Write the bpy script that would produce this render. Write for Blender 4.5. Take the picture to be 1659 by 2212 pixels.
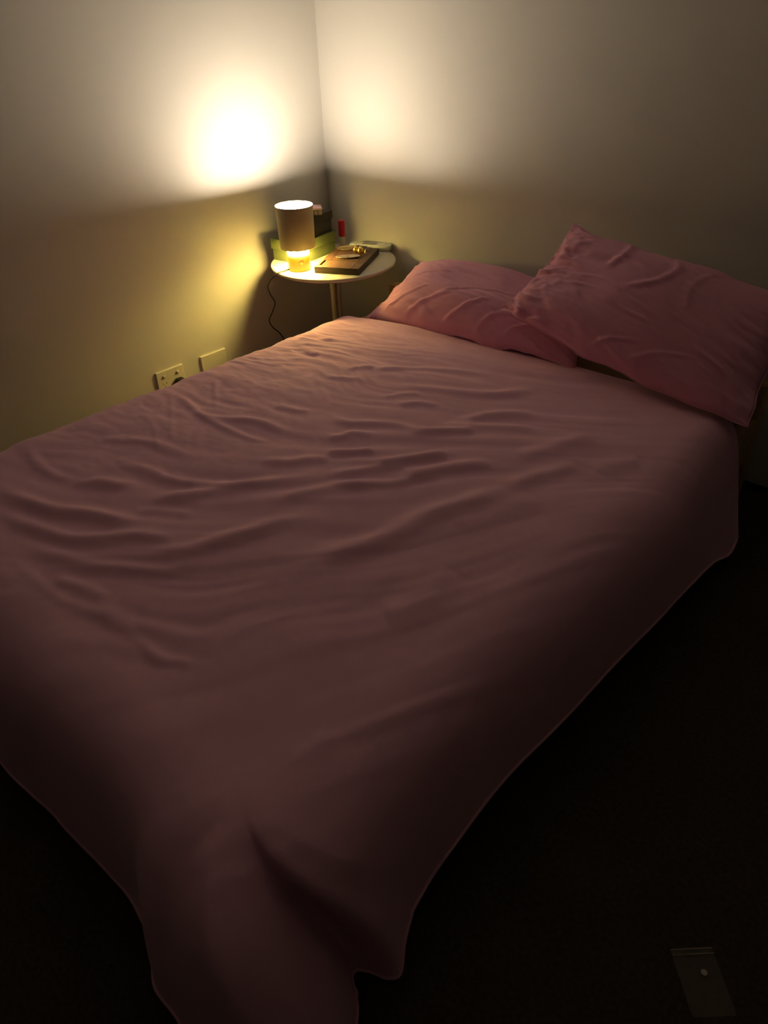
import bpy, bmesh, math, random
import numpy as np
from mathutils import Vector, Matrix

random.seed(7)
for _o in list(bpy.data.objects):
    bpy.data.objects.remove(_o, do_unlink=True)
scene = bpy.context.scene
COL = scene.collection

# ------------------------------------------------------------------ camera, world, exposure
CAM = dict(loc=(2.332, -2.098, 1.256), yaw=0.7825, pitch=0.6074, roll=-0.0377, f=1606.6)
LAMP_UP = 118.0       # radiance of the lamp's upper diffuser
LAMP_DOWN = 150.0     # radiance of the ring light under the shade
LAMP_BASE_GLOW = 300.0  # peak radiance of the glow added to the base
EXPOSURE = 0.65
cd = bpy.data.cameras.new('camera'); cam = bpy.data.objects.new('camera', cd); COL.objects.link(cam)
_f = Vector((-math.sin(CAM['yaw'])*math.cos(CAM['pitch']), math.cos(CAM['yaw'])*math.cos(CAM['pitch']), -math.sin(CAM['pitch'])))
_r = Vector((math.cos(CAM['yaw']), math.sin(CAM['yaw']), 0)); _u = _r.cross(_f)
_r2 = math.cos(CAM['roll'])*_r + math.sin(CAM['roll'])*_u; _u2 = -math.sin(CAM['roll'])*_r + math.cos(CAM['roll'])*_u
_m = Matrix((_r2, _u2, -_f)).transposed().to_4x4(); _m.translation = Vector(CAM['loc']); cam.matrix_world = _m
cd.sensor_fit = 'VERTICAL'; cd.sensor_height = 36.0; cd.lens = CAM['f']/2212*36; cd.clip_start = 0.02
scene.camera = cam
w = bpy.data.worlds.new('night'); scene.world = w; w.use_nodes = True
w.node_tree.nodes['Background'].inputs[0].default_value = (0.02, 0.016, 0.012, 1); w.node_tree.nodes['Background'].inputs[1].default_value = 1.0
vs = scene.view_settings
vs.view_transform = 'Standard'; vs.look = 'None'; vs.gamma = 1.0; vs.exposure = EXPOSURE; vs.use_curve_mapping = False

# ------------------------------------------------------------------ materials
def mat(name, col, rough=0.6, metal=0.0, var=0.0, vscale=8.0, stretch=(1,1,1), bump=0.0, bscale=200.0, spec=0.4, sheen=0.0, col2=None, trans=0.0, coat=0.0, alpha=1.0, subsurf=0.0):
    m = bpy.data.materials.new(name); m.use_nodes = True
    nt = m.node_tree; N = nt.nodes; L = nt.links; b = N['Principled BSDF']
    b.inputs['Base Color'].default_value = (*col, 1); b.inputs['Roughness'].default_value = rough; b.inputs['Metallic'].default_value = metal
    b.inputs['Specular IOR Level'].default_value = spec; b.inputs['Sheen Weight'].default_value = sheen
    b.inputs['Transmission Weight'].default_value = trans; b.inputs['Coat Weight'].default_value = coat; b.inputs['Alpha'].default_value = alpha
    b.inputs['Subsurface Weight'].default_value = subsurf; b.inputs['Subsurface Radius'].default_value = (0.03, 0.02, 0.006)
    tc = N.new('ShaderNodeTexCoord'); mp = N.new('ShaderNodeMapping'); mp.inputs['Scale'].default_value = stretch
    L.new(tc.outputs['Object'], mp.inputs['Vector'])
    nz = N.new('ShaderNodeTexNoise'); nz.inputs['Scale'].default_value = vscale; nz.inputs['Detail'].default_value = 6
    L.new(mp.outputs[0], nz.inputs['Vector'])
    cr = N.new('ShaderNodeValToRGB'); c2 = col2 or tuple(max(0, c*(1-var)) for c in col); c1 = col if col2 else tuple(min(1, c*(1+var)) for c in col)
    cr.color_ramp.elements[0].position = 0.3; cr.color_ramp.elements[0].color = (*c2, 1)
    cr.color_ramp.elements[1].position = 0.7; cr.color_ramp.elements[1].color = (*c1, 1)
    L.new(nz.outputs['Fac'], cr.inputs[0]); L.new(cr.outputs[0], b.inputs['Base Color'])
    if bump:
        n2 = N.new('ShaderNodeTexNoise'); n2.inputs['Scale'].default_value = bscale; n2.inputs['Detail'].default_value = 4
        L.new(mp.outputs[0], n2.inputs['Vector'])
        bp = N.new('ShaderNodeBump'); bp.inputs['Strength'].default_value = bump; bp.inputs['Distance'].default_value = 0.002
        L.new(n2.outputs['Fac'], bp.inputs['Height']); L.new(bp.outputs[0], b.inputs['Normal'])
    return m
def emit(name, col, strength):
    m = bpy.data.materials.new(name); m.use_nodes = True; nt = m.node_tree
    b = nt.nodes['Principled BSDF']; b.inputs['Base Color'].default_value = (*col, 1)
    b.inputs['Emission Color'].default_value = (*col, 1); b.inputs['Emission Strength'].default_value = strength
    return m
M = {}
M['wall'] = mat('wall_paint', (0.66, 0.64, 0.60), 0.42, var=0.015, vscale=3, bump=0.05, bscale=350, spec=0.35)
M['ceiling'] = mat('ceiling_paint', (0.80, 0.77, 0.72), 0.8, var=0.01)
M['carpet'] = mat('dark_carpet', (0.060, 0.048, 0.034), 0.97, var=0.25, vscale=120, bump=0.6, bscale=500, spec=0.05)
M['shadow_line'] = mat('wall_foot_shadow', (0.03, 0.025, 0.02), 0.6, var=0.1)  # near-black colour painted as the shadow line at the wall foot
M['duvet'] = mat('pink_cotton', (0.86, 0.48, 0.66), 0.85, var=0.02, vscale=40, bump=0.12, bscale=900, spec=0.15, sheen=0.15)
M['pillow'] = mat('pink_pillow_cotton', (0.84, 0.40, 0.56), 0.85, var=0.02, vscale=40, bump=0.12, bscale=900, spec=0.15, sheen=0.15)
M['sheet'] = mat('sheet_cotton', (0.38, 0.26, 0.19), 0.9, var=0.03, spec=0.1)
M['pine'] = mat('pine_timber', (0.60, 0.38, 0.17), 0.5, vscale=14, stretch=(6, 0.5, 6), col2=(0.46, 0.27, 0.11), bump=0.1, bscale=60)
M['pine_x'] = mat('pine_timber_cross', (0.60, 0.38, 0.17), 0.5, vscale=14, stretch=(0.5, 6, 6), col2=(0.46, 0.27, 0.11), bump=0.1, bscale=60)
M['table'] = mat('white_lacquer', (0.62, 0.57, 0.45), 0.4, var=0.01, spec=0.4)
M['shade'] = mat('cream_shade', (0.42, 0.345, 0.20), 0.55, var=0.02)
M['shade_in'] = mat('white_shade_lining', (0.85, 0.83, 0.78), 0.7, var=0.01)
M['lampbase'] = mat('yellow_plastic', (0.36, 0.135, 0.008), 0.45, var=0.02)
M['button'] = mat('yellow_button', (0.24, 0.08, 0.01), 0.5, var=0.02)
M['cable'] = mat('black_cable', (0.015, 0.013, 0.012), 0.5, var=0.1)
M['walnut'] = mat('walnut', (0.088, 0.042, 0.025), 0.6, vscale=30, stretch=(5, 0.6, 5), col2=(0.055, 0.025, 0.015), bump=0.1, bscale=90)
M['dark_wood'] = mat('dark_wood_edge', (0.045, 0.028, 0.02), 0.6, vscale=30, stretch=(1, 1, 8), var=0.2)
M['green'] = mat('olive_green_card', (0.085, 0.105, 0.035), 0.8, var=0.10, vscale=20, bump=0.05)
M['blackcard'] = mat('black_card', (0.012, 0.010, 0.008), 0.6, var=0.1)
M['acrylic'] = mat('clear_acrylic', (0.92, 0.88, 0.80), 0.08, var=0.0, trans=0.85)
M['pink_lid'] = mat('pale_pink_plastic', (0.70, 0.45, 0.46), 0.3, var=0.06, vscale=60)
M['gold'] = mat('brushed_gold', (0.86, 0.60, 0.17), 0.28, metal=1.0, var=0.06, vscale=50)
M['goldflat'] = mat('satin_brass', (0.62, 0.45, 0.22), 0.42, metal=0.9, var=0.08, vscale=40)
M['silver'] = mat('pale_gold_metal', (0.66, 0.52, 0.32), 0.3, metal=1.0, var=0.05)
M['red'] = mat('red_plastic', (0.50, 0.015, 0.03), 0.35, var=0.05)
M['cream'] = mat('cream_plastic', (0.72, 0.66, 0.50), 0.4, var=0.03)
M['remote'] = mat('grey_white_plastic', (0.56, 0.55, 0.50), 0.4, var=0.03)
M['screen'] = mat('grey_display', (0.22, 0.22, 0.18), 0.15, var=0.15, vscale=80)
M['plate'] = mat('white_switch_plastic', (0.74, 0.70, 0.60), 0.4, var=0.01)
M['hole'] = mat('dark_slot', (0.01, 0.01, 0.01), 0.8)
M['film'] = mat('clear_film', (0.35, 0.31, 0.25), 0.3, var=0.1, vscale=60, spec=0.4, alpha=0.16)
M['seal'] = mat('film_seal', (0.5, 0.45, 0.38), 0.35, var=0.1, alpha=0.3)
M['white'] = mat('chalk_white', (0.5, 0.47, 0.42), 0.6)
M['up'] = emit('lamp_diffuser_glow', (1.0, 0.845, 0.63), LAMP_UP)
M['collar'] = emit('added_base_glow', (1.0, 0.80, 0.22), 1.0)
# emission added for the ring-lit top of the base, dying away downwards
_nt = M['collar'].node_tree; _b = _nt.nodes['Principled BSDF']; _b.inputs['Base Color'].default_value = (0.78, 0.40, 0.015, 1)
_tc = _nt.nodes.new('ShaderNodeTexCoord'); _sx = _nt.nodes.new('ShaderNodeSeparateXYZ'); _mr = _nt.nodes.new('ShaderNodeMapRange'); _pw = _nt.nodes.new('ShaderNodeMath'); _ml = _nt.nodes.new('ShaderNodeMath')
_nt.links.new(_tc.outputs['Object'], _sx.inputs[0]); _nt.links.new(_sx.outputs['Z'], _mr.inputs['Value'])
_mr.inputs['From Min'].default_value = 0.040; _mr.inputs['From Max'].default_value = 0.088
_pw.operation = 'POWER'; _pw.inputs[1].default_value = 4.0; _ml.operation = 'MULTIPLY'; _ml.inputs[1].default_value = LAMP_BASE_GLOW
_nt.links.new(_mr.outputs[0], _pw.inputs[0]); _nt.links.new(_pw.outputs[0], _ml.inputs[0]); _nt.links.new(_ml.outputs[0], _b.inputs['Emission Strength'])
M['down'] = emit('lamp_ring_glow', (1.0, 0.76, 0.17), LAMP_DOWN)

# ------------------------------------------------------------------ helpers
def link(name, me, m, parent=None, smooth=False):
    o = bpy.data.objects.new(name, me); COL.objects.link(o)
    if m is not None: me.materials.append(m)
    if smooth:
        for f in me.polygons: f.use_smooth = True
    if parent is not None: o.parent = parent
    return o
def tag(o, label, cat, group=None):
    o['label'] = label; o['category'] = cat
    if group: o['group'] = group
    return o
def thing(name, label, cat, loc=(0, 0, 0), rz=0.0, group=None):
    o = bpy.data.objects.new(name, None); o.empty_display_size = 0.05; COL.objects.link(o)
    o.location = loc; o.rotation_euler = (0, 0, rz)
    return tag(o, label, cat, group)
def pyd(name, V, F, m, parent=None, smooth=False):
    me = bpy.data.meshes.new(name); me.from_pydata([tuple(v) for v in V], [], F); me.update()
    bm = bmesh.new(); bm.from_mesh(me); bmesh.ops.recalc_face_normals(bm, faces=bm.faces); bm.to_mesh(me); bm.free()
    return link(name, me, m, parent, smooth)
def box(name, lo, hi, m, parent=None, bevel=0.0, seg=2):
    bm = bmesh.new(); bmesh.ops.create_cube(bm, size=1.0)
    for v in bm.verts: v.co = Vector([lo[i] + (v.co[i]+0.5)*(hi[i]-lo[i]) for i in range(3)])
    if bevel: bmesh.ops.bevel(bm, geom=bm.edges[:], offset=bevel, segments=seg, affect='EDGES', profile=0.5)
    me = bpy.data.meshes.new(name); bm.to_mesh(me); bm.free()
    o = link(name, me, m, parent)
    if bevel and seg > 1:
        for f in me.polygons: f.use_smooth = True
        try: me.set_sharp_from_angle(angle=math.radians(50))
        except Exception: pass
    return o
def lathe(name, prof, m, parent=None, n=64, closed=False, loc=(0, 0, 0), ang=50):
    V = []; F = []; k = len(prof)
    for i in range(n):
        a = 2*math.pi*i/n
        for r, z in prof: V.append((loc[0]+r*math.cos(a), loc[1]+r*math.sin(a), loc[2]+z))
    for i in range(n):
        j = (i+1) % n
        for q in range(k if closed else k-1):
            q2 = (q+1) % k
            F.append((i*k+q, j*k+q, j*k+q2, i*k+q2))
    me = bpy.data.meshes.new(name); me.from_pydata(V, [], F); me.update()
    bm = bmesh.new(); bm.from_mesh(me); bmesh.ops.remove_doubles(bm, verts=bm.verts, dist=1e-6)
    bmesh.ops.recalc_face_normals(bm, faces=bm.faces); bm.to_mesh(me); bm.free()
    o = link(name, me, m, parent, True)
    try: me.set_sharp_from_angle(angle=math.radians(ang))
    except Exception: pass
    return o
def spline(pts, n):
    P = np.array(pts, float); out = []
    t = np.linspace(0, len(P)-1, n)
    for s in t:
        i = min(int(s), len(P)-2); u = s-i
        p0 = P[max(i-1, 0)]; p1 = P[i]; p2 = P[i+1]; p3 = P[min(i+2, len(P)-1)]
        out.append(0.5*((2*p1)+(-p0+p2)*u+(2*p0-5*p1+4*p2-p3)*u*u+(-p0+3*p1-3*p2+p3)*u**3))
    return np.array(out)
def tube_mesh(path, r, n=8):
    path = [Vector(q) for q in path]; V = []; F = []
    up = Vector((0.12, 0.31, 0.94)); L = len(path)
    for i, q in enumerate(path):
        d = (path[min(i+1, L-1)]-path[max(i-1, 0)]).normalized()
        a = d.cross(up)
        if a.length < 1e-3: a = d.cross(Vector((1, 0, 0)))
        a.normalize(); b = d.cross(a)
        rr = r[i] if hasattr(r, '__len__') else r
        for k in range(n):
            t = 2*math.pi*k/n; V.append(q+a*rr*math.cos(t)+b*rr*math.sin(t))
    for i in range(L-1):
        for k in range(n):
            F.append((i*n+k, i*n+(k+1) % n, (i+1)*n+(k+1) % n, (i+1)*n+k))
    F.append(tuple(range(n))); F.append(tuple(range((L-1)*n, L*n)))
    return V, F
def tube(name, path, r, m, parent=None, n=8):
    V, F = tube_mesh(path, r, n); return pyd(name, V, F, m, parent, True)
_perm = np.random.RandomState(3).permutation(4096)
_rv = np.random.RandomState(5).rand(4096)
def vnoise(x, y, seed=0):
    xi = np.floor(x).astype(int); yi = np.floor(y).astype(int); fx = x-xi; fy = y-yi
    fx = fx*fx*fx*(fx*(fx*6-15)+10); fy = fy*fy*fy*(fy*(fy*6-15)+10)
    def h(a, b): return _rv[_perm[(_perm[(a+seed*57) % 4096]+b*13+seed*101) % 4096]]
    return (h(xi, yi)*(1-fx)+h(xi+1, yi)*fx)*(1-fy)+(h(xi, yi+1)*(1-fx)+h(xi+1, yi+1)*fx)*fy-0.5
def ridge_field(X, Y, ridges):
    H = np.zeros_like(X)
    for amp, wid, pts in ridges:
        q = spline([(a, b) for a, b in pts], max(6, 3*len(pts)))
        w_ = wid*0.001; xs = q[:, 0]; ys = q[:, 1]
        sel = (X > xs.min()-3*w_) & (X < xs.max()+3*w_) & (Y > ys.min()-3*w_) & (Y < ys.max()+3*w_)
        if not sel.any(): continue
        x = X[sel]; y = Y[sel]; best = np.full(x.shape, 1e9); tt = np.zeros(x.shape); n = len(q)-1
        for i in range(n):
            ax, ay = q[i]; dx, dy = q[i+1]-q[i]; l2 = dx*dx+dy*dy+1e-12
            t = np.clip(((x-ax)*dx+(y-ay)*dy)/l2, 0, 1)
            d = (x-ax-t*dx)**2+(y-ay-t*dy)**2
            b = d < best; best[b] = d[b]; tt[b] = (i+t[b])/n
        tap = np.clip(np.minimum(tt, 1-tt)*5, 0, 1); tap = tap*tap*(3-2*tap)
        g = np.exp(-best/(w_*w_))-0.45*np.exp(-best/(3.2*w_*w_))
        H[sel] += amp*0.001*1.6*g*(0.15+0.85*tap)
    return H
def grid_normals(P):
    du = np.gradient(P, axis=0); dv = np.gradient(P, axis=1); n = np.cross(du, dv)
    return n/(np.linalg.norm(n, axis=2, keepdims=True)+1e-12)
def grid_faces(nu, nv, off=0, flip=False):
    F = []
    for i in range(nu-1):
        for j in range(nv-1):
            f = (off+i*nv+j, off+(i+1)*nv+j, off+(i+1)*nv+j+1, off+i*nv+j+1)
            F.append(f[::-1] if flip else f)
    return F

# ------------------------------------------------------------------ room
RX, RY, RZ = 5.0, -6.0, 2.45
def struct(o): o['kind'] = 'structure'; return o
struct(box('floor', (-0.1, RY-0.1, -0.1), (RX+0.1, 0.1, 0.0), M['carpet']))
struct(box('ceiling', (-0.1, RY-0.1, RZ), (RX+0.1, 0.1, RZ+0.1), M['ceiling']))
struct(box('wall_left', (-0.1, RY-0.1, 0), (0, 0.1, RZ), M['wall']))
struct(box('wall_back', (0, 0, 0), (RX+0.1, 0.1, RZ), M['wall']))
struct(box('wall_right', (RX, RY-0.1, 0), (RX+0.1, 0, RZ), M['wall']))
struct(box('wall_front', (0, RY-0.1, 0), (RX, RY, RZ), M['wall']))
struct(box('shadow_line_back', (0.0, -0.006, 0), (RX, 0, 0.022), M['shadow_line']))  # thin dark strips added as the shadow line where wall meets floor
struct(box('shadow_line_left', (0.0, RY, 0), (0.006, -0.006, 0.022), M['shadow_line']))

# ------------------------------------------------------------------ bed
bed = thing('bed', 'low pine timber double bed standing against the wall', 'bed', (1.13, -1.02, 0))
def bp(name, lo, hi, m, bevel=0.003):
    c = (1.13, -1.02, 0)
    return box(name, [lo[i]-c[i] for i in range(3)], [hi[i]-c[i] for i in range(3)], m, bed, bevel)
bp('headboard', (0.490, -0.120, 0.14), (1.759, -0.096, 0.372), M['pine_x'])
for lx in (0.443, 1.760):
    bp('post', (lx, -0.128, 0), (lx+0.046, -0.088, 0.380), M['pine'])
bp('side_rail', (0.462, -1.80, 0.15), (0.488, -0.129, 0.285), M['pine'])
bp('side_rail', (1.778, -1.80, 0.15), (1.806, -0.129, 0.285), M['pine'])
bp('foot_rail', (0.462, -1.826, 0.15), (1.806, -1.801, 0.285), M['pine_x'])
for lx in (0.490, 1.726):
    bp('leg', (lx, -1.800, 0), (lx+0.05, -1.75, 0.199), M['pine'])
for i in range(12):
    y = -0.25-i*0.135
    bp('slat', (0.489, y-0.035, 0.205), (1.777, y+0.035, 0.222), M['pine_x'], 0.002)
tag(box('mattress', (0.491, -1.798, 0.223), (1.774, -0.131, 0.335), M['sheet'], None, 0.035, 4), 'brown sheeted mattress sunk in the pine bed under the duvet', 'mattress')

# ------------------------------------------------------------------ duvet
RIDGES = [
    (9, 22, [(0.702, -1.692), (0.795, -1.672), (0.879, -1.645), (0.947, -1.603), (1.003, -1.581), (1.050, -1.556)]),
    (9, 22, [(0.798, -1.733), (0.887, -1.709), (0.966, -1.688), (1.005, -1.669), (1.055, -1.626), (1.093, -1.582), (1.145, -1.551), (1.170, -1.530)]),
    (9, 26, [(1.154, -1.608), (1.195, -1.567), (1.215, -1.539), (1.230, -1.502), (1.250, -1.450), (1.272, -1.404), (1.282, -1.365), (1.324, -1.297)]),
    (6, 22, [(0.913, -1.755), (1.031, -1.721), (1.109, -1.690), (1.172, -1.648), (1.221, -1.614), (1.248, -1.577), (1.260, -1.543)]),
    (8, 24, [(1.016, -1.503), (1.019, -1.460), (1.042, -1.417), (1.064, -1.379), (1.095, -1.334), (1.130, -1.279), (1.169, -1.233), (1.201, -1.187)]),
    (6, 22, [(1.214, -1.297), (1.262, -1.208), (1.324, -1.124)]),
    (4, 18, [(0.811, -1.535), (0.856, -1.509), (0.921, -1.479)]),
    (12, 34, [(1.418, -1.465), (1.444, -1.374), (1.462, -1.325), (1.480, -1.275), (1.488, -1.224), (1.500, -1.177), (1.511, -1.120), (1.535, -1.060), (1.555, -0.993), (1.574, -0.929)]),
    (6, 26, [(1.561, -0.953), (1.579, -0.870), (1.604, -0.818), (1.626, -0.760)]),
    (5, 20, [(1.224, -1.761), (1.263, -1.738), (1.311, -1.730), (1.346, -1.711), (1.388, -1.688), (1.416, -1.674), (1.434, -1.655)]),
    (3, 12, [(1.384, -1.739), (1.429, -1.741), (1.456, -1.723), (1.487, -1.705)]),
    (1.6, 12, [(0.960, -1.802), (0.988, -1.787), (1.042, -1.785), (1.095, -1.783), (1.158, -1.779), (1.236, -1.758), (1.304, -1.744), (1.380, -1.736), (1.449, -1.736), (1.508, -1.749)]),
    (4, 16, [(1.095, -1.757), (1.143, -1.740), (1.187, -1.727), (1.224, -1.720)]),
    (4, 16, [(1.013, -1.534), (1.046, -1.499), (1.083, -1.473), (1.116, -1.456)]),
    (6, 20, [(1.240, -1.187), (1.296, -1.157), (1.323, -1.128), (1.365, -1.086), (1.391, -1.032), (1.431, -0.994)]),
    (6, 20, [(1.226, -1.174), (1.267, -1.108), (1.299, -1.060), (1.338, -1.010)]),
    (5, 18, [(1.145, -1.099), (1.190, -1.053), (1.225, -1.013)]),
    (6, 20, [(1.274, -1.056), (1.324, -0.980), (1.375, -0.911)]),
    (5, 20, [(1.240, -0.902), (1.296, -0.832), (1.348, -0.773)]),
    (6, 30, [(1.505, -0.824), (1.537, -0.743), (1.559, -0.682), (1.582, -0.619)]),
    (5, 30, [(1.668, -0.763), (1.699, -0.691), (1.731, -0.657)]),
    (6, 40, [(1.640, -1.416), (1.660, -1.368), (1.662, -1.309), (1.666, -1.237)]),
    (5, 35, [(1.558, -1.132), (1.586, -1.065), (1.608, -1.002), (1.639, -0.931)]),
    (5, 16, [(0.915, -0.682), (0.929, -0.654), (0.978, -0.607), (1.038, -0.565), (1.126, -0.521), (1.195, -0.494)]),
    (8, 22, [(1.025, -0.715), (1.082, -0.688), (1.145, -0.656), (1.207, -0.624), (1.279, -0.571), (1.330, -0.487)]),
    (4, 14, [(0.839, -0.729), (0.860, -0.696), (0.902, -0.669)]),
    (4, 16, [(0.539, -0.657), (0.592, -0.632), (0.632, -0.581)]),
    (5, 15, [(0.753, -0.777), (0.835, -0.793), (0.880, -0.770), (0.918, -0.753)]),
    (6, 18, [(1.007, -0.947), (1.071, -0.954), (1.114, -0.924), (1.175, -0.890), (1.263, -0.862), (1.326, -0.808), (1.352, -0.774)]),
    (5, 16, [(0.850, -1.004), (0.907, -0.994), (0.949, -0.971)]),
    (5, 16, [(1.090, -1.042), (1.116, -1.009), (1.123, -0.981), (1.182, -0.958)]),
    (5, 15, [(1.109, -0.799), (1.143, -0.757), (1.196, -0.738)]),
    (4, 14, [(1.047, -0.792), (1.071, -0.745), (1.110, -0.712)]),
    (5, 18, [(1.136, -1.084), (1.197, -1.054), (1.229, -1.006)]),
    (7, 22, [(1.193, -1.093), (1.272, -1.050), (1.311, -1.007), (1.348, -0.960), (1.385, -0.913)]),
    (6, 20, [(1.050, -1.221), (1.108, -1.176), (1.135, -1.137), (1.186, -1.104)]),
    (7, 24, [(1.349, -1.048), (1.387, -1.005), (1.431, -0.939), (1.478, -0.874)]),
    (7, 22, [(1.286, -0.772), (1.319, -0.697), (1.362, -0.648), (1.416, -0.614)]),
    (6, 20, [(1.271, -0.820), (1.320, -0.767), (1.407, -0.710), (1.462, -0.681)]),
    (-6, 16, [(0.590, -0.722), (0.635, -0.719), (0.696, -0.712)]),
    (1.4, 9, [(0.580, -1.159), (0.709, -1.241), (0.823, -1.314)]),
    (1.4, 9, [(0.589, -1.018), (0.676, -1.079), (0.756, -1.135)]),
    (1.4, 9, [(0.628, -1.277), (0.717, -1.299), (0.846, -1.367)]),
    (5, 14, [(0.603, -1.149), (0.696, -1.168), (0.802, -1.179), (0.932, -1.170), (0.988, -1.144)]),
    (4, 18, [(0.659, -1.417), (0.717, -1.382), (0.793, -1.340), (0.904, -1.317)]),
    (5, 18, [(0.802, -1.564), (0.854, -1.525), (0.910, -1.495)]),
    (6, 18, [(0.803, -1.445), (0.876, -1.422), (0.951, -1.410), (1.026, -1.370), (1.104, -1.309), (1.139, -1.267)]),
    (5, 16, [(0.723, -1.180), (0.814, -1.152), (0.887, -1.099), (1.004, -1.086)]),
    (4, 16, [(0.564, -1.565), (0.645, -1.580), (0.724, -1.580), (0.793, -1.559)]),
]
def keyed(keys, t):
    K = np.array(keys, float); ts = K[:, 0]; Pk = K[:, 1:]; m = np.zeros_like(Pk)
    m[1:-1] = (Pk[2:]-Pk[:-2])/(ts[2:]-ts[:-2])[:, None]
    m[0] = (Pk[1]-Pk[0])/(ts[1]-ts[0]); m[-1] = (Pk[-1]-Pk[-2])/(ts[-1]-ts[-2])
    t = np.clip(np.asarray(t, float), ts[0], ts[-1]); i = np.clip(np.searchsorted(ts, t, side='right')-1, 0, len(ts)-2)
    h = ts[i+1]-ts[i]; u = ((t-ts[i])/h)[..., None]; h = h[..., None]
    return ((2*u**3-3*u**2+1)*Pk[i]+(u**3-2*u**2+u)*h*m[i]+(-2*u**3+3*u**2)*Pk[i+1]+(u**3-u**2)*h*m[i+1])
X0, X1, Y1, ZT = 0.56, 1.75, -1.805, 0.360
HEAD = [(0.30, -0.56), (0.50, -0.46), (0.60, -0.405), (0.75, -0.36), (1.07, -0.305), (1.36, -0.29), (1.64, -0.275), (1.75, -0.30), (1.95, -0.36)]
RIGHT = [(0.0, 1.902, -0.365, 0.058), (0.035, 1.905, -0.41, 0.036), (0.09, 1.900, -0.50, 0.058), (0.30, 1.898, -0.80, 0.080), (0.55, 1.900, -1.13, 0.095), (0.78, 1.900, -1.42, 0.100), (0.90, 1.912, -1.575, 0.085), (1.0, 1.925, -1.655, 0.070)]
CORNER = [(0.0, 1.925, -1.655, 0.070), (0.10, 1.940, -1.690, 0.050), (0.20, 1.957, -1.720, 0.018), (0.29, 1.945, -1.738, 0.010), (0.38, 1.912, -1.752, 0.006), (0.45, 1.900, -1.768, 0.006), (0.55, 1.945, -1.802, 0.008), (0.66, 1.990, -1.880, 0.012), (0.76, 1.975, -1.955, 0.015), (0.88, 1.87, -1.985, 0.020), (1.0, 1.76, -1.990, 0.025)]
FOOT = [(0.0, 1.76, -1.990, 0.025), (0.05, 1.705, -1.990, 0.040), (0.11, 1.655, -1.962, 0.055), (0.17, 1.59, -1.952, 0.050), (0.24, 1.51, -1.950, 0.055), (0.32, 1.41, -1.958, 0.050), (0.42, 1.30, -1.966, 0.050), (0.55, 1.13, -1.978, 0.050), (0.8, 0.80, -1.98, 0.05), (1.0, 0.55, -1.97, 0.05)]
LCORN = [(0.0, 0.55, -1.97, 0.05), (0.5, 0.43, -1.93, 0.04), (1.0, 0.40, -1.80, 0.05)]
NS, NX, NY, NH = 64, 250, 320, 5
NI = NS+NX+NS; NJ = NH+NY+NS
P = np.zeros((NI+1, NJ+1, 3)); TAU = np.zeros((NI+1, NJ+1)); OUT = np.zeros((NI+1, NJ+1, 3))
II, JJ = np.meshgrid(np.arange(NI+1), np.arange(NJ+1), indexing='ij')
u = np.clip((II-NS)/NX, 0, 1); v = np.clip((JJ-NH)/NY, 0, 1)
exr = np.clip(II-NS-NX, 0, None); exl = np.clip(NS-II, 0, None); ey = np.clip(JJ-NH-NY, 0, None); eh = np.clip(NH-JJ, 0, None)
xs = X0+u*(X1-X0)
hy = np.interp(xs, [a for a, b in HEAD], [b for a, b in HEAD])
_hx = np.linspace(0.3, 1.95, 400); _hv = np.interp(_hx, [a for a, b in HEAD], [b for a, b in HEAD]); _k = np.ones(41)/41
_hv = np.convolve(np.pad(_hv, 20, mode='edge'), _k, mode='valid'); hy = np.interp(xs, _hx, _hv)
ys = hy+v*(Y1-hy)
T = np.stack([xs, ys, np.full_like(xs, ZT)], -1)
# gently uneven filling, a little lower towards the head end
T[..., 2] += 0.010*vnoise(xs*3+5, ys*3, 1)+0.006*vnoise(xs*7, ys*7+9, 2)-0.010*np.clip((ys+0.50)/0.2, 0, 1)**2
def smooth01(t): t = np.clip(t, 0, 1); return t*t*(3-2*t)
B = T.copy(); tau = np.zeros_like(xs); out = np.zeros_like(T)
def put(mask, Bv, tv, o):
    B[mask] = Bv; tau[mask] = tv; out[mask] = o
m_ = (exr > 0) & (ey == 0)
Bv = keyed(RIGHT, v[m_]); Bv[:, 0] += 0.010*vnoise(Bv[:, 1]*6, 0*Bv[:, 1]+3.3, 4); put(m_, Bv, exr[m_]/NS, np.array([1.0, 0, 0]))
m_ = (exl > 0) & (ey == 0)
put(m_, np.stack([np.full(m_.sum(), 0.405), -0.50+v[m_]*(-1.30), np.full(m_.sum(), 0.05)], -1), exl[m_]/NS, np.array([-1.0, 0, 0]))
m_ = (ey > 0) & (exr == 0) & (exl == 0)
Bv = keyed(FOOT, 1-u[m_]); Bv[:, 1] += 0.006*vnoise(Bv[:, 0]*16, 0*Bv[:, 0]+1.3, 6); put(m_, Bv, ey[m_]/NS, np.array([0, -1.0, 0]))
for ex, KEY, sgn in ((exr, CORNER, 1.0), (exl, LCORN, -1.0)):
    m_ = (ex > 0) & (ey > 0); a = ex[m_].astype(float); b = ey[m_].astype(float)
    phi = np.where(a >= b, 0.5*b/a, 1-0.5*a/b); th = phi*math.pi/2
    ph = phi if sgn > 0 else 1-phi
    put(m_, keyed(KEY, ph), np.maximum(a, b)/NS, np.stack([sgn*np.cos(th), -np.sin(th), 0*th], -1))
hd = np.linalg.norm((B-T)[..., :2], axis=-1); dz = T[..., 2]-B[..., 2]
hq = np.where((exr > 0) & (ey == 0), 1-smooth01(v/0.30), 0.0)      # by the pillows the side hangs tighter
P1 = T+out*((0.85-0.34*hq)*hd)[..., None]; P2 = B+np.stack([0*dz, 0*dz, 0.62*dz], -1); P2[..., :2] += (0.10+0.33*hq)[..., None]*(T-B)[..., :2]
t = tau[..., None]
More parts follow.
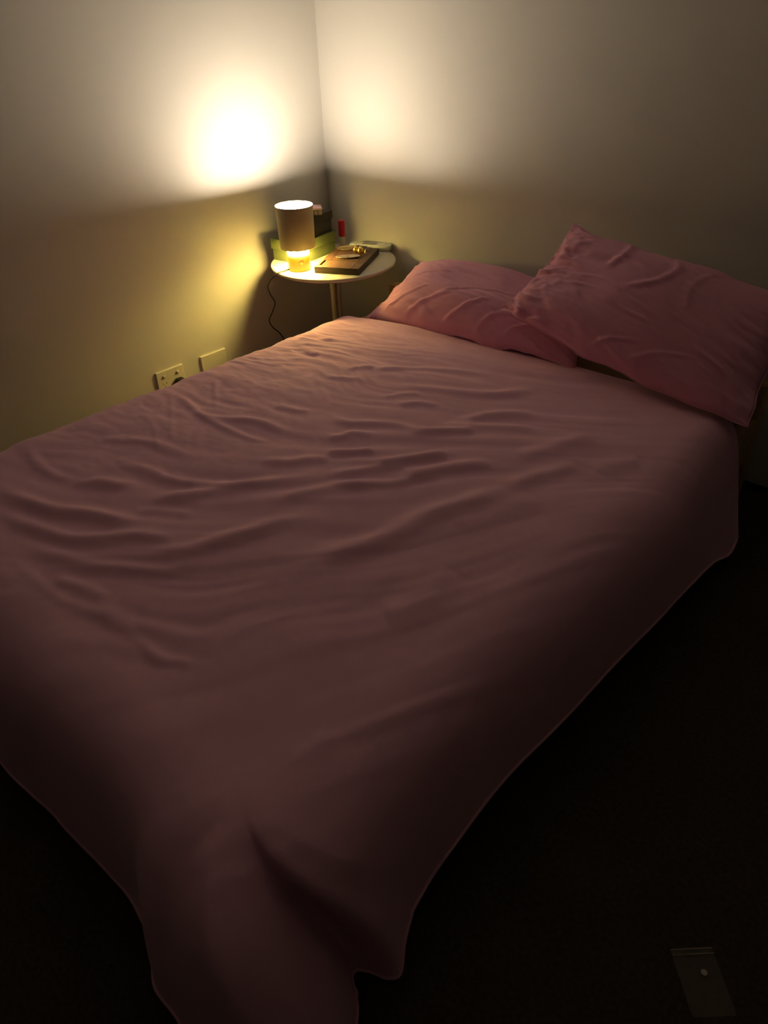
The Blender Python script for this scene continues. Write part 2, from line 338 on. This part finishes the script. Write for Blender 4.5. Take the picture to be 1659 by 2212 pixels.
P = (1-t)**3*T+3*(1-t)**2*t*P1+3*(1-t)*t*t*P2+t**3*B
# wrinkles: traced ridges plus long pulled creases that swing from across the bed to along it
px, py = P[..., 0], P[..., 1]
psi = py-0.089*np.exp(2.25*(px-0.6))*(0.55+0.45*smooth01((-0.4-py)/0.6))
along = px*0.75+py*0.65
wx = 0.10*vnoise(px*4, py*4, 11)
near = smooth01((1.62-px)/0.5)
patch = smooth01(vnoise(px*3.1+7, py*3.1, 18)*2.2+0.45)
st = (0.55+0.45*near)*0.0060*vnoise((psi+wx*0.6)*15, along*2.6, 12)+0.0042*vnoise((psi+wx)*30, along*4.2+3, 13)*(0.2+0.8*near)*(0.4+0.6*patch)+0.0016*vnoise((psi+wx)*62, along*8, 14)*near*patch
w2 = 0.5*vnoise(px*9, py*9, 19)
head = smooth01((py+1.25)/0.5)
fine = (0.0026*vnoise(px*20+w2*1.6, py*30+w2*2, 15)+0.0030*vnoise((psi+wx*2.2)*60, along*15+w2*2, 17)*(0.25+0.75*head)*patch+0.0014*vnoise(px*46+w2*4, py*62+w2*3, 20))*smooth01((1.25-px)/0.45)*smooth01((py+1.75)/0.4)
side = 0.010*vnoise(px*5+2, py*5, 16)
fade = 1-smooth01((tau-0.15)/0.5)
H = (ridge_field(px, py, RIDGES)+st+fine)*fade+side*(1-fade)*0.8
H *= smooth01((JJ-NH+2)/10.0)*0.85+0.15
N_ = grid_normals(P)
if N_[NS+NX//2, NJ//2, 2] < 0: N_ = -N_
P = P+N_*H[..., None]
# rolled head edge
e = eh/NH
inw = -N_
roll = np.stack([0*e, 0.016*np.sin(e*math.pi/2), 0*e], -1)+inw*(0.030*(1-np.cos(e*math.pi/2)))[..., None]
P = P+roll
P[..., 2] = np.maximum(P[..., 2], 0.006)
duvet = pyd('duvet', P.reshape(-1, 3), grid_faces(NI+1, NJ+1), M['duvet'], None, True)
tag(duvet, 'crumpled dusty pink duvet spread over the low bed', 'duvet')
so = duvet.modifiers.new('thickness', 'SOLIDIFY'); so.thickness = 0.006; so.offset = -1
hem = [P[NI, j] for j in range(NH, NJ+1)]
hem2 = [P[i, NJ] for i in range(NI, -1, -1)]
tube('hem_seam', [q+np.array([0, 0, 0.004]) for q in hem[::2]], 0.0035, M['duvet'], duvet, 6)
tube('hem_seam', [q+np.array([0, 0, 0.004]) for q in hem2[::2]], 0.0035, M['duvet'], duvet, 6)

# ------------------------------------------------------------------ pillows
def pillow(name, label, C, thick, seed, ridges, sag=0.0, back=0.5, pinch=0.035, crush=0.0):
    BL, BR, TL, TR = [np.array(c, float) for c in C]
    nu, nv = 150, 100
    U, V = np.meshgrid(np.linspace(-1, 1, nu), np.linspace(-1, 1, nv), indexing='ij')
    a = (U+1)/2; b = (V+1)/2
    # edges bow inwards between the pointed corners
    a2 = a-np.sign(U)*pinch*(np.abs(U)**2)*(1-np.abs(V)**2.2); b2 = b-np.sign(V)*pinch*1.3*(np.abs(V)**2)*(1-np.abs(U)**2.4)
    base = (1-a2)[..., None]*((1-b2)[..., None]*BL+b2[..., None]*TL)+a2[..., None]*((1-b2)[..., None]*BR+b2[..., None]*TR)
    n0 = np.cross(BR-BL, TL-BL); n0 /= np.linalg.norm(n0)
    if n0[2] < 0: n0 = -n0
    base[..., 2] -= sag*(1-U*U)*(1-b)
    prof = (1-np.abs(U)**2.2)*(1-np.abs(V)**2.0)
    prof = np.clip(prof, 0, 1)**0.55
    lump = 1+0.30*vnoise(U*1.6+seed, V*1.5, seed)
    edge = np.maximum(np.abs(U), np.abs(V)); rim = smooth01((edge-0.55)/0.4)
    endc = smooth01((-U-0.45)/0.45)*crush
    w1 = vnoise(U*3+seed, V*3, seed+9)
    crump = (0.010*vnoise(U*4+seed*3+w1, V*9+U*5+w1*3, seed+1)*(0.5+0.5*rim)+0.0055*vnoise(U*12+w1*3, V*20+U*11+seed, seed+2)*(0.3+0.7*rim)
             + endc*(0.022*vnoise(U*7+w1*2, V*9+seed, seed+3)+0.010*vnoise(U*17, V*19+w1*3, seed+4)))
    rf = ridge_field(U*0.5, V*0.5, ridges)
    keep = 1-smooth01((edge-0.97)/0.03)
    top = base+n0*(thick*prof*lump+(crump+rf*0.8)*keep)[..., None]
    bot = base-n0*(thick*back*prof*lump-crump*0.4*keep)[..., None]
    wav = (0.016*vnoise(U*4+seed, V*4, seed+5)+0.010*vnoise(U*11+seed, V*11, seed+6)*(0.4+endc))*smooth01((edge-0.7)/0.3)
    shift = n0*wav[..., None]; shift = shift+(TL-BL)/np.linalg.norm(TL-BL)*(0.6*wav*np.abs(V)**3)[..., None]+(BR-BL)/np.linalg.norm(BR-BL)*(0.6*wav*np.abs(U)**3)[..., None]
    top = top+shift; bot = bot+shift
    Vv = np.concatenate([top.reshape(-1, 3), bot.reshape(-1, 3)]); F = grid_faces(nu, nv)+grid_faces(nu, nv, nu*nv, True)
    me = bpy.data.meshes.new(name); me.from_pydata([tuple(q) for q in Vv], [], F); me.update()
    bm = bmesh.new(); bm.from_mesh(me); bmesh.ops.remove_doubles(bm, verts=bm.verts, dist=1e-5); bmesh.ops.recalc_face_normals(bm, faces=bm.faces); bm.to_mesh(me); bm.free()
    o = link(name, me, M['pillow'], None, True); tag(o, label, 'pillow', 'pink pillows at the bed head')
    ring = [top[i, 0] for i in range(0, nu, 2)]+[top[nu-1, j] for j in range(0, nv, 2)]+[top[i, nv-1] for i in range(nu-1, -1, -2)]+[top[0, j] for j in range(nv-1, -1, -2)]
    tube('seam', ring, 0.0022, M['pillow'], o, 6)
    return o
R1 = [(6, 13, [(-0.30, -0.46), (-0.20, -0.33), (-0.08, -0.24)]), (7, 13, [(-0.10, -0.47), (0.0, -0.34), (0.10, -0.22)]), (7, 12, [(0.06, -0.47), (0.14, -0.35), (0.24, -0.26)]), (5, 11, [(0.18, -0.47), (0.24, -0.38), (0.32, -0.30)]),
      (5, 12, [(-0.42, -0.44), (-0.34, -0.30), (-0.22, -0.18)]), (4, 12, [(-0.36, -0.08), (-0.24, 0.0), (-0.12, 0.04)]), (4, 14, [(-0.47, 0.30), (-0.40, 0.05), (-0.40, -0.20)]), (5, 14, [(-0.18, -0.30), (0.02, -0.12), (0.22, -0.06)])]
R2 = [(9, 20, [(-0.20, 0.48), (-0.17, 0.30), (-0.20, 0.12)]), (7, 18, [(-0.02, 0.48), (0.04, 0.30), (0.0, 0.12), (-0.10, 0.0)]), (6, 14, [(-0.34, -0.10), (-0.20, -0.06), (-0.06, -0.14), (0.08, -0.16)]),
      (6, 13, [(-0.30, 0.0), (-0.18, 0.02), (-0.04, -0.06)]), (5, 14, [(0.05, -0.44), (0.14, -0.32), (0.26, -0.26)]), (5, 14, [(0.46, -0.40), (0.36, -0.26), (0.24, -0.20)]), (5, 12, [(-0.10, -0.46), (-0.04, -0.36), (0.06, -0.30)]), (5, 18, [(0.16, 0.44), (0.12, 0.20), (0.16, 0.0)])]
pillow('pillow', 'pink pillow lying low next to the round table, half under the other', [(0.565, -0.372, 0.354), (1.34, -0.295, 0.352), (0.530, -0.050, 0.455), (1.24, -0.045, 0.480)], 0.115, 21, R1, back=0.30)
pillow('pillow', 'pink pillow tilted up highest, its crumpled end on the other pillow', [(1.095, -0.345, 0.492), (1.850, -0.350, 0.370), (1.165, -0.105, 0.690), (1.86, -0.075, 0.600)], 0.105, 33, R2, back=0.45, sag=0.035, crush=1.0)

# ------------------------------------------------------------------ side table
ZTAB = 0.462; TC = (0.272, -0.240)
tb = thing('side_table', 'round cream side table with bundled tube stem in the room corner', 'table', (TC[0], TC[1], 0))
R_ = 0.229
lathe('table_top', [(0, ZTAB), (R_-0.004, ZTAB), (R_-0.001, ZTAB-0.0015), (R_, ZTAB-0.005), (R_-0.002, ZTAB-0.010), (R_-0.006, ZTAB-0.013), (0, ZTAB-0.013)], M['table'], tb, 96)
for k in range(4):
    a = math.radians(20+90*k); c, s = math.cos(a), math.sin(a)
    pr = [(0.105, ZTAB-0.014), (0.045, ZTAB-0.020), (0.020, ZTAB-0.045), (0.0135, ZTAB-0.10), (0.0125, 0.22), (0.022, 0.10), (0.05, 0.035), (0.12, 0.013), (0.165, 0.0088)]
    tube('leg', [(c*r, s*r, z) for r, z in spline(pr, 40)], 0.0074, M['table'], tb, 12)
lathe('collar', [(0.012, 0.19), (0.026, 0.192), (0.026, 0.208), (0.012, 0.21)], M['table'], tb, 32)

# ------------------------------------------------------------------ table lamp
LX, LY = 0.254, -0.387
lp = thing('table_lamp', 'lit table lamp with cream drum shade and yellow base', 'lamp', (LX, LY, ZTAB))
lbase = lathe('base', [(0, 0.0), (0.034, 0.0), (0.0375, 0.001), (0.0392, 0.004), (0.0392, 0.088), (0.038, 0.092), (0, 0.092)], M['lampbase'], lp, 64)
bz0, bz1 = 0.079, 0.2165
shade = lathe('shade', [(0.0600, bz0), (0.0606, bz0-0.0012), (0.0612, bz0), (0.0645, bz1), (0.0640, bz1+0.001), (0.0634, bz1)], M['shade'], lp, 96)
lathe('shade_lining', [(0.0602, bz0+0.0005), (0.0634, bz1-0.0005)], M['shade_in'], shade, 96)
lathe('upper_diffuser', [(0, bz1-0.005), (0.0618, bz1-0.005), (0.0618, bz1-0.008), (0, bz1-0.008)], M['up'], shade, 64)
lathe('ring_light', [(0.041, bz0+0.010), (0.0590, bz0+0.010), (0.0590, bz0+0.013), (0.041, bz0+0.013)], M['down'], lp, 64, closed=True)
lathe('base_glow_sleeve', [(0.0390, 0.0455), (0.0395, 0.046), (0.0395, 0.0885), (0.0390, 0.0895)], M['collar'], lbase, 64)  # emissive sleeve added around the base for its bright lit top
# round touch button on the side of the base, raised ring around a disc
ba = math.atan2(-2.098-LY, 2.332-LX)+math.radians(10); bc = Vector((math.cos(ba), math.sin(ba), 0)); bt = Vector((-math.sin(ba), math.cos(ba), 0))
def on_base(r, depth, t, cz=0.036):
    s = r*math.cos(t); z = cz+r*math.sin(t); th = s/0.0392
    return (math.cos(ba+th)*(0.0392+depth), math.sin(ba+th)*(0.0392+depth), z)
V = []; F = []; n = 40
for rr, dd in ((0.0, 0.0006), (0.0075, 0.0006), (0.0078, 0.0022), (0.0096, 0.0022), (0.0100, -0.0005)):
    for k in range(n): V.append(on_base(rr, dd, 2*math.pi*k/n))
for q in range(4):
    for k in range(n): F.append((q*n+k, q*n+(k+1) % n, (q+1)*n+(k+1) % n, (q+1)*n+k))
pyd('button', V, F, M['button'], lbase, True)
cord = [(0.232, -0.416, 0.466), (0.234, -0.440, 0.4655), (0.236, -0.466, 0.4665), (0.230, -0.482, 0.459), (0.22, -0.493, 0.446), (0.21, -0.503, 0.421), (0.20, -0.490, 0.388), (0.19, -0.466, 0.349), (0.18, -0.472, 0.317), (0.17, -0.486, 0.282),
        (0.16, -0.464, 0.245), (0.15, -0.425, 0.205), (0.15, -0.40, 0.14), (0.17, -0.42, 0.05), (0.18, -0.52, 0.006), (0.16, -0.68, 0.004), (0.10, -0.78, 0.010), (0.06, -0.805, 0.06), (0.048, -0.81, 0.100)]
lcord = tube('cord', [(x-LX, y-LY, z-ZTAB) for x, y, z in spline(cord, 150)], 0.0023, M['cable'], lp, 8)
pg = box('plug', (0.009-LX, -0.830-LY, 0.084-ZTAB), (0.040-LX, -0.796-LY, 0.124-ZTAB), M['cable'], lcord, 0.008, 3)

# ------------------------------------------------------------------ boxes
def carton(name, label, cx, cy, z0, hx, hy, h, lidh, rz, m):
    t = thing(name, label, 'box', (cx, cy, z0), rz)
    box('body', (-hx+0.0042, -hy+0.0042, 0), (hx-0.0042, hy-0.0042, h-0.002), m, t, 0.001, 1)
    l = 0.0016
    # lid: a real tray turned over
    V = []; F = []
    for (x, y, z0_, z1_) in ((hx, hy, h-lidh, h), (hx-l, hy-l, h-lidh, h-l)):
        for zz in (z0_, z1_):
            V += [(-x, -y, zz), (x, -y, zz), (x, y, zz), (-x, y, zz)]
    for k in range(4):
        k2 = (k+1) % 4
        F += [(k, k2, 4+k2, 4+k), (8+k2, 8+k, 12+k, 12+k2), (k2, k, 8+k, 8+k2)]
    F += [(4, 5, 6, 7), (15, 14, 13, 12)]
    lo = pyd('lid', V, F, m, t)
    bv = lo.modifiers.new('soft', 'BEVEL'); bv.width = 0.0009; bv.segments = 2; bv.limit_method = 'ANGLE'
    return t
rz = math.radians(8)
carton('card_box', 'olive green lidded card box under the black box', 0.140, -0.2605, ZTAB, 0.0715, 0.1035, 0.0765, 0.036, rz, M['green'])
carton('card_box', 'black lidded card box stacked on the green box', 0.1445, -0.2445, ZTAB+0.0766, 0.0575, 0.0825, 0.073, 0.027, rz, M['blackcard'])
cb = thing('trinket_box', 'small clear box with pink lid on top of the black box', 'box', (0.1735, -0.2435, ZTAB+0.1497), math.radians(53))
# clear walls around little compartments
hx, hy, hh, tt = 0.038, 0.028, 0.019, 0.0018
box('base', (-hx, -hy, 0), (hx, hy, tt), M['acrylic'], cb)
box('wall', (-hx, -hy, tt), (hx, -hy+tt, hh), M['acrylic'], cb); box('wall', (-hx, hy-tt, tt), (hx, hy, hh), M['acrylic'], cb)
box('wall', (-hx, -hy+tt, tt), (-hx+tt, hy-tt, hh), M['acrylic'], cb); box('wall', (hx-tt, -hy+tt, tt), (hx, hy-tt, hh), M['acrylic'], cb)
for k in range(1, 5):
    x = -hx+k*2*hx/5
    box('divider', (x-0.0008, -hy+tt, tt), (x+0.0008, hy-tt, hh-0.002), M['acrylic'], cb)
for k in range(5):
    x = -hx+(k+0.5)*2*hx/5
    box('insert', (x-0.0045, -hy+0.004, tt), (x+0.0045, hy-0.004, 0.010+0.004*(k % 2)), M['goldflat'], cb, 0.001, 1)
box('lid', (-hx-0.001, -hy-0.001, hh), (hx+0.001, hy+0.001, hh+0.005), M['pink_lid'], cb, 0.0012, 2)

# ------------------------------------------------------------------ stick tube behind the boxes
st_ = thing('stick_tube', 'small upright stick tube with red cap behind the green box', 'tube', (0.143, -0.069, ZTAB))
lathe('body', [(0, 0), (0.0118, 0), (0.0125, 0.0008), (0.0125, 0.030), (0.0112, 0.0305), (0, 0.0305)], M['cream'], st_, 40)
lathe('cap', [(0.0113, 0.0310), (0.0128, 0.0312), (0.0128, 0.0875), (0.0118, 0.089), (0, 0.089)], M['red'], st_, 40)

# ------------------------------------------------------------------ walnut tray board
br = math.atan2(0.075, 0.140)
bd = thing('tray_board', 'dark walnut tray board with cut grooves on the round table', 'tray', (0.331, -0.383, ZTAB), br)
BW, BLN, BH = 0.160, 0.256, 0.022
def heightfield(name, xs, ys, zf, z0, m, parent):
    """stepped block: every cell has its own height, walls are built at the steps"""
    V = []; F = []
    def quad(a, b, c, d):
        i = len(V); V.extend([a, b, c, d]); F.append((i, i+1, i+2, i+3))
    nx, ny = len(xs)-1, len(ys)-1
    Z = [[zf((xs[i]+xs[i+1])/2, (ys[j]+ys[j+1])/2) for j in range(ny)] for i in range(nx)]
    for i in range(nx):
        for j in range(ny):
            z = Z[i][j]; x0, x1, y0, y1 = xs[i], xs[i+1], ys[j], ys[j+1]
            quad((x0, y0, z), (x1, y0, z), (x1, y1, z), (x0, y1, z))
            zl = Z[i-1][j] if i else z0; zd = Z[i][j-1] if j else z0
            zr = z0 if i == nx-1 else None; zu = z0 if j == ny-1 else None
            if abs(zl-z) > 1e-7: quad((x0, y0, zl), (x0, y0, z), (x0, y1, z), (x0, y1, zl))
            if abs(zd-z) > 1e-7: quad((x0, y0, zd), (x1, y0, zd), (x1, y0, z), (x0, y0, z))
            if zr is not None: quad((x1, y0, z0), (x1, y1, z0), (x1, y1, z), (x1, y0, z))
            if zu is not None: quad((x0, y1, z0), (x1, y1, z0), (x1, y1, z), (x0, y1, z))
    quad((xs[0], ys[0], z0), (xs[-1], ys[0], z0), (xs[-1], ys[-1], z0), (xs[0], ys[-1], z0))
    me = bpy.data.meshes.new(name); me.from_pydata(V, [], F); me.update()
    bm = bmesh.new(); bm.from_mesh(me); bmesh.ops.remove_doubles(bm, verts=bm.verts, dist=1e-6); bmesh.ops.recalc_face_normals(bm, faces=bm.faces); bm.to_mesh(me); bm.free()
    return link(name, me, m, parent)
def groove(x, y):
    if 0.008 < x < 0.0175 and 0.022 < y < 0.086: return BH-0.008
    if 0.0175 < x < 0.142 and 0.0805 < y < 0.0885: return BH-0.007
    if 0.0255 < x < 0.0268 or 0.132 < x < 0.1333: return BH-0.0012
    return BH
heightfield('top', [0, 0.008, 0.0175, 0.0255, 0.0268, 0.132, 0.1333, 0.142, BW], [0, 0.022, 0.0805, 0.086, 0.0885, BLN], groove, BH-0.010, M['walnut'], bd)
box('core', (0.0003, 0.0003, 0), (BW-0.0003, BLN-0.0003, BH-0.0101), M['dark_wood'], bd)
for lo, hi in (((0, -0.0012, 0), (BW, -0.0001, BH-0.001)), ((BW+0.0001, -0.0012, 0), (BW+0.0012, BLN, BH-0.001)), ((-0.0012, -0.0012, 0), (-0.0001, BLN, BH-0.001)), ((0, BLN+0.0001, 0), (BW, BLN+0.0012, BH-0.001))):
    box('edge_band', lo, hi, M['dark_wood'], bd)
ZB = ZTAB+BH

def oval_dish(name, label, cx, cy, rz, a, b, h, m, scallop=0, z=ZB):
    V = []; F = []; n = 72
    rings = [(0.0, 0.0016), (0.5, 0.0017), (0.78, 0.0024), (0.92, h*0.7), (1.0, h), (1.0, h-0.0009), (0.93, h*0.55), (0.78, 0.0006), (0.5, 0.0), (0.0, 0.0)]
    for s, zz in rings:
        for k in range(n):
            t = 2*math.pi*k/n; q = 1+(0.035*math.cos(scallop*t) if scallop and s > 0.7 else 0)
            V.append((a*s*q*math.cos(t), b*s*q*math.sin(t), zz+(0.0011*math.cos(scallop*t) if scallop and 0.4 < s < 0.97 else 0)+(0.0006 if scallop else 0)))
    for r in range(len(rings)-1):
        for k in range(n): F.append((r*n+k, r*n+(k+1) % n, (r+1)*n+(k+1) % n, (r+1)*n+k))
    o = pyd(name, V, F, m, None, True); o.location = (cx, cy, z+0.0002); o.rotation_euler = (0, 0, rz)
    bm = bmesh.new(); bm.from_mesh(o.data); bmesh.ops.remove_doubles(bm, verts=bm.verts, dist=1e-6); bmesh.ops.recalc_face_normals(bm, faces=bm.faces); bm.to_mesh(o.data); bm.free()
    return tag(o, label, 'dish')
oval_dish('trinket_dish', 'plain brass oval dish at the far end of the walnut board', 0.263, -0.158, math.radians(50), 0.040, 0.028, 0.0052, M['goldflat'])
oval_dish('trinket_dish', 'pale gold oval dish with fluted rim, middle of the walnut board', 0.349, -0.237, math.radians(48), 0.044, 0.020, 0.0062, M['silver'], 22)
def ball(label, x, y, r, m, tilt):
    t = thing('ball_earring', label, 'earring', (x, y, ZB), tilt, 'ball earrings on the walnut board')
    lathe('ball', [(r*math.sin(math.pi*k/20), r-r*math.cos(math.pi*k/20)) for k in range(21)], m, t, 36, ang=180)
    lathe('cap', [(0.0022, 2*r-0.0006), (0.0028, 2*r), (0.0022, 2*r+0.0018), (0, 2*r+0.002)], m, t, 20)
    tube('hook', [(0, 0, 2*r+0.001), (0, 0, 2*r+0.0035), (0.0014, 0, 2*r+0.0055), (0.0028, 0, 2*r+0.0035), (0.0026, 0, 2*r+0.001)], 0.0006, m, t, 6)
ball('shiny gold ball earring, left of the pair on the walnut board', 0.3215, -0.1720, 0.0112, M['gold'], 0.3)
ball('shiny gold ball earring, right of the pair on the walnut board', 0.3475, -0.1735, 0.0126, M['gold'], 1.2)
rg = thing('ring_coil', 'dark brass ring standing next to the gold ball earrings', 'ring', (0.3650, -0.1620, ZB), math.radians(20))
V = []; F = []; n, k2 = 40, 10
for i in range(n):
    a = 2*math.pi*i/n
    for k in range(k2):
        b = 2*math.pi*k/k2; r = 0.0075+0.0013*math.cos(b)
        V.append((0.0028*math.sin(b), r*math.cos(a), 0.0088+r*math.sin(a)))
for i in range(n):
    for k in range(k2): F.append((i*k2+k, ((i+1) % n)*k2+k, ((i+1) % n)*k2+(k+1) % k2, i*k2+(k+1) % k2))
pyd('band', V, F, M['goldflat'], rg, True)

# ------------------------------------------------------------------ remote behind the board
rmz = math.atan2(0.05, 0.095)
rm = thing('remote_control', 'grey white remote control with dark display behind the walnut board', 'remote control', (0.281, -0.0535, ZTAB), rmz)
def rrect(hx, hy, rad, n=8):
    out = []
    for cx, cy, a0 in ((hx-rad, hy-rad, 0), (-hx+rad, hy-rad, 90), (-hx+rad, -hy+rad, 180), (hx-rad, -hy+rad, 270)):
        for k in range(n+1):
            a = math.radians(a0+90*k/n); out.append((cx+rad*math.cos(a), cy+rad*math.sin(a)))
    return out
def slab(name, hx, hy, rad, levels, m, parent, cx=0, cy=0):
    V = []; F = []; L = None
    for inset, z in levels:
        o = rrect(hx-inset, hy-inset, max(rad-inset, 0.0005)); L = len(o); V += [(cx+x, cy+y, z) for x, y in o]
    for q in range(len(levels)-1):
        for k in range(L): F.append((q*L+k, q*L+(k+1) % L, (q+1)*L+(k+1) % L, (q+1)*L+k))
    F += [tuple(range(L)), tuple(range((len(levels)-1)*L, len(levels)*L))]
    o = pyd(name, V, F, m, parent, True)
    try: o.data.set_sharp_from_angle(angle=math.radians(40))
    except Exception: pass
    return o
slab('body', 0.082, 0.0235, 0.018, [(0.004, 0), (0.001, 0.002), (0, 0.006), (0, 0.017), (0.001, 0.0205), (0.003, 0.022)], M['remote'], rm)
slab('display', 0.028, 0.015, 0.003, [(0, 0.0218), (0, 0.0223), (0.0008, 0.0225)], M['screen'], rm, -0.002, 0)
slab('button', 0.010, 0.008, 0.004, [(0, 0.0218), (0, 0.0232), (0.001, 0.0236)], M['plate'], rm, 0.048, 0)
for bx, by in ((-0.045, 0.008), (-0.045, -0.008), (-0.062, 0.008), (-0.062, -0.008)):
    slab('button', 0.006, 0.005, 0.002, [(0, 0.0218), (0, 0.0230), (0.0008, 0.0234)], M['plate'], rm, bx, by)

# ------------------------------------------------------------------ wall plates
def wall_plate(name, label, y0):
    t = thing(name, label, 'wall plate', (0, y0+0.0575, 0.165-0.072))
    V = []; F = []
    for inset, d in ((0, 0.0), (0, 0.006), (0.0022, 0.0085)):
        o = rrect(0.0575-inset, 0.036-inset, 0.003, 4); L = len(o); V += [(d, x, 0.036+y) for x, y in o]
    for q in range(2):
        for k in range(L): F.append((q*L+k, q*L+(k+1) % L, (q+1)*L+(k+1) % L, (q+1)*L+k))
    F += [tuple(range(L)), tuple(range(2*L, 3*L))]
    pyd('plate', V, F, M['plate'], t)
    return t
gp = wall_plate('power_point', 'white double power point on the left wall with black plug', -0.896)
for s in (-1, 1):
    V = []; F = []; n = 20
    for rr, d in ((1.0, 0.0084), (1.0, 0.0108), (0.8, 0.0125), (0.0, 0.0128)):
        for k in range(n):
            a = 2*math.pi*k/n; V.append((d+0.0012*rr*math.sin(a), s*0.029+0.0058*rr*math.cos(a), 0.050+0.0064*rr*math.sin(a)))
    for q in range(3):
        for k in range(n): F.append((q*n+k, q*n+(k+1) % n, (q+1)*n+(k+1) % n, (q+1)*n+k))
    pyd('switch', V, F, M['plate'], gp, True)
    for dy, dz, tilt in ((-0.007, 0.024, 0.5), (0.007, 0.024, -0.5), (0, 0.012, 0)):
        if s > 0: continue
        sl = box('socket_slot', (0.0080, -0.0009, -0.0042), (0.0087, 0.0009, 0.0042), M['hole'], gp)
        sl.location = (0, s*0.029+dy, dz); sl.rotation_euler = (tilt, 0, 0)
wall_plate('blank_plate', 'plain white wall plate on the left wall nearer the table', -0.7025)

# ------------------------------------------------------------------ plastic pouch on the floor
pa = math.atan2(0.047, 0.046)
pz = thing('plastic_pouch', 'small see-through plastic pouch with a white spot on the dark carpet', 'pouch', (2.2955, -1.409, 0.0), pa)
V = []; F = []; nx, ny = 13, 19
for s in (1, -1):
    for i in range(nx):
        for j in range(ny):
            x = (i/(nx-1)-0.5); y = (j/(ny-1)-0.5)
            puff = (1-(2*x)**4)*(1-(2*y)**4)
            V.append((x*0.066, y*0.096, 0.0022+s*0.0016*puff*(1 if s > 0 else 0.6)+0.0004*math.sin(9*x+11*y)))
F = grid_faces(nx, ny)+grid_faces(nx, ny, nx*ny, True)
fl = pyd('film', V, F, M['film'], pz, True)
bm = bmesh.new(); bm.from_mesh(fl.data); bmesh.ops.remove_doubles(bm, verts=bm.verts, dist=1e-6); bm.to_mesh(fl.data); bm.free()
box('seal_strip', (-0.033, 0.0375, 0.0042), (0.033, 0.0395, 0.0050), M['seal'], pz)
box('seal_strip', (-0.033, 0.0455, 0.0030), (0.033, 0.0480, 0.0042), M['seal'], pz)
lathe('white_spot', [(0, 0.0042), (0.0040, 0.0042), (0.0048, 0.0050), (0.0046, 0.0062), (0, 0.0070)], M['white'], fl, 24, loc=(0.006, 0.011, 0))
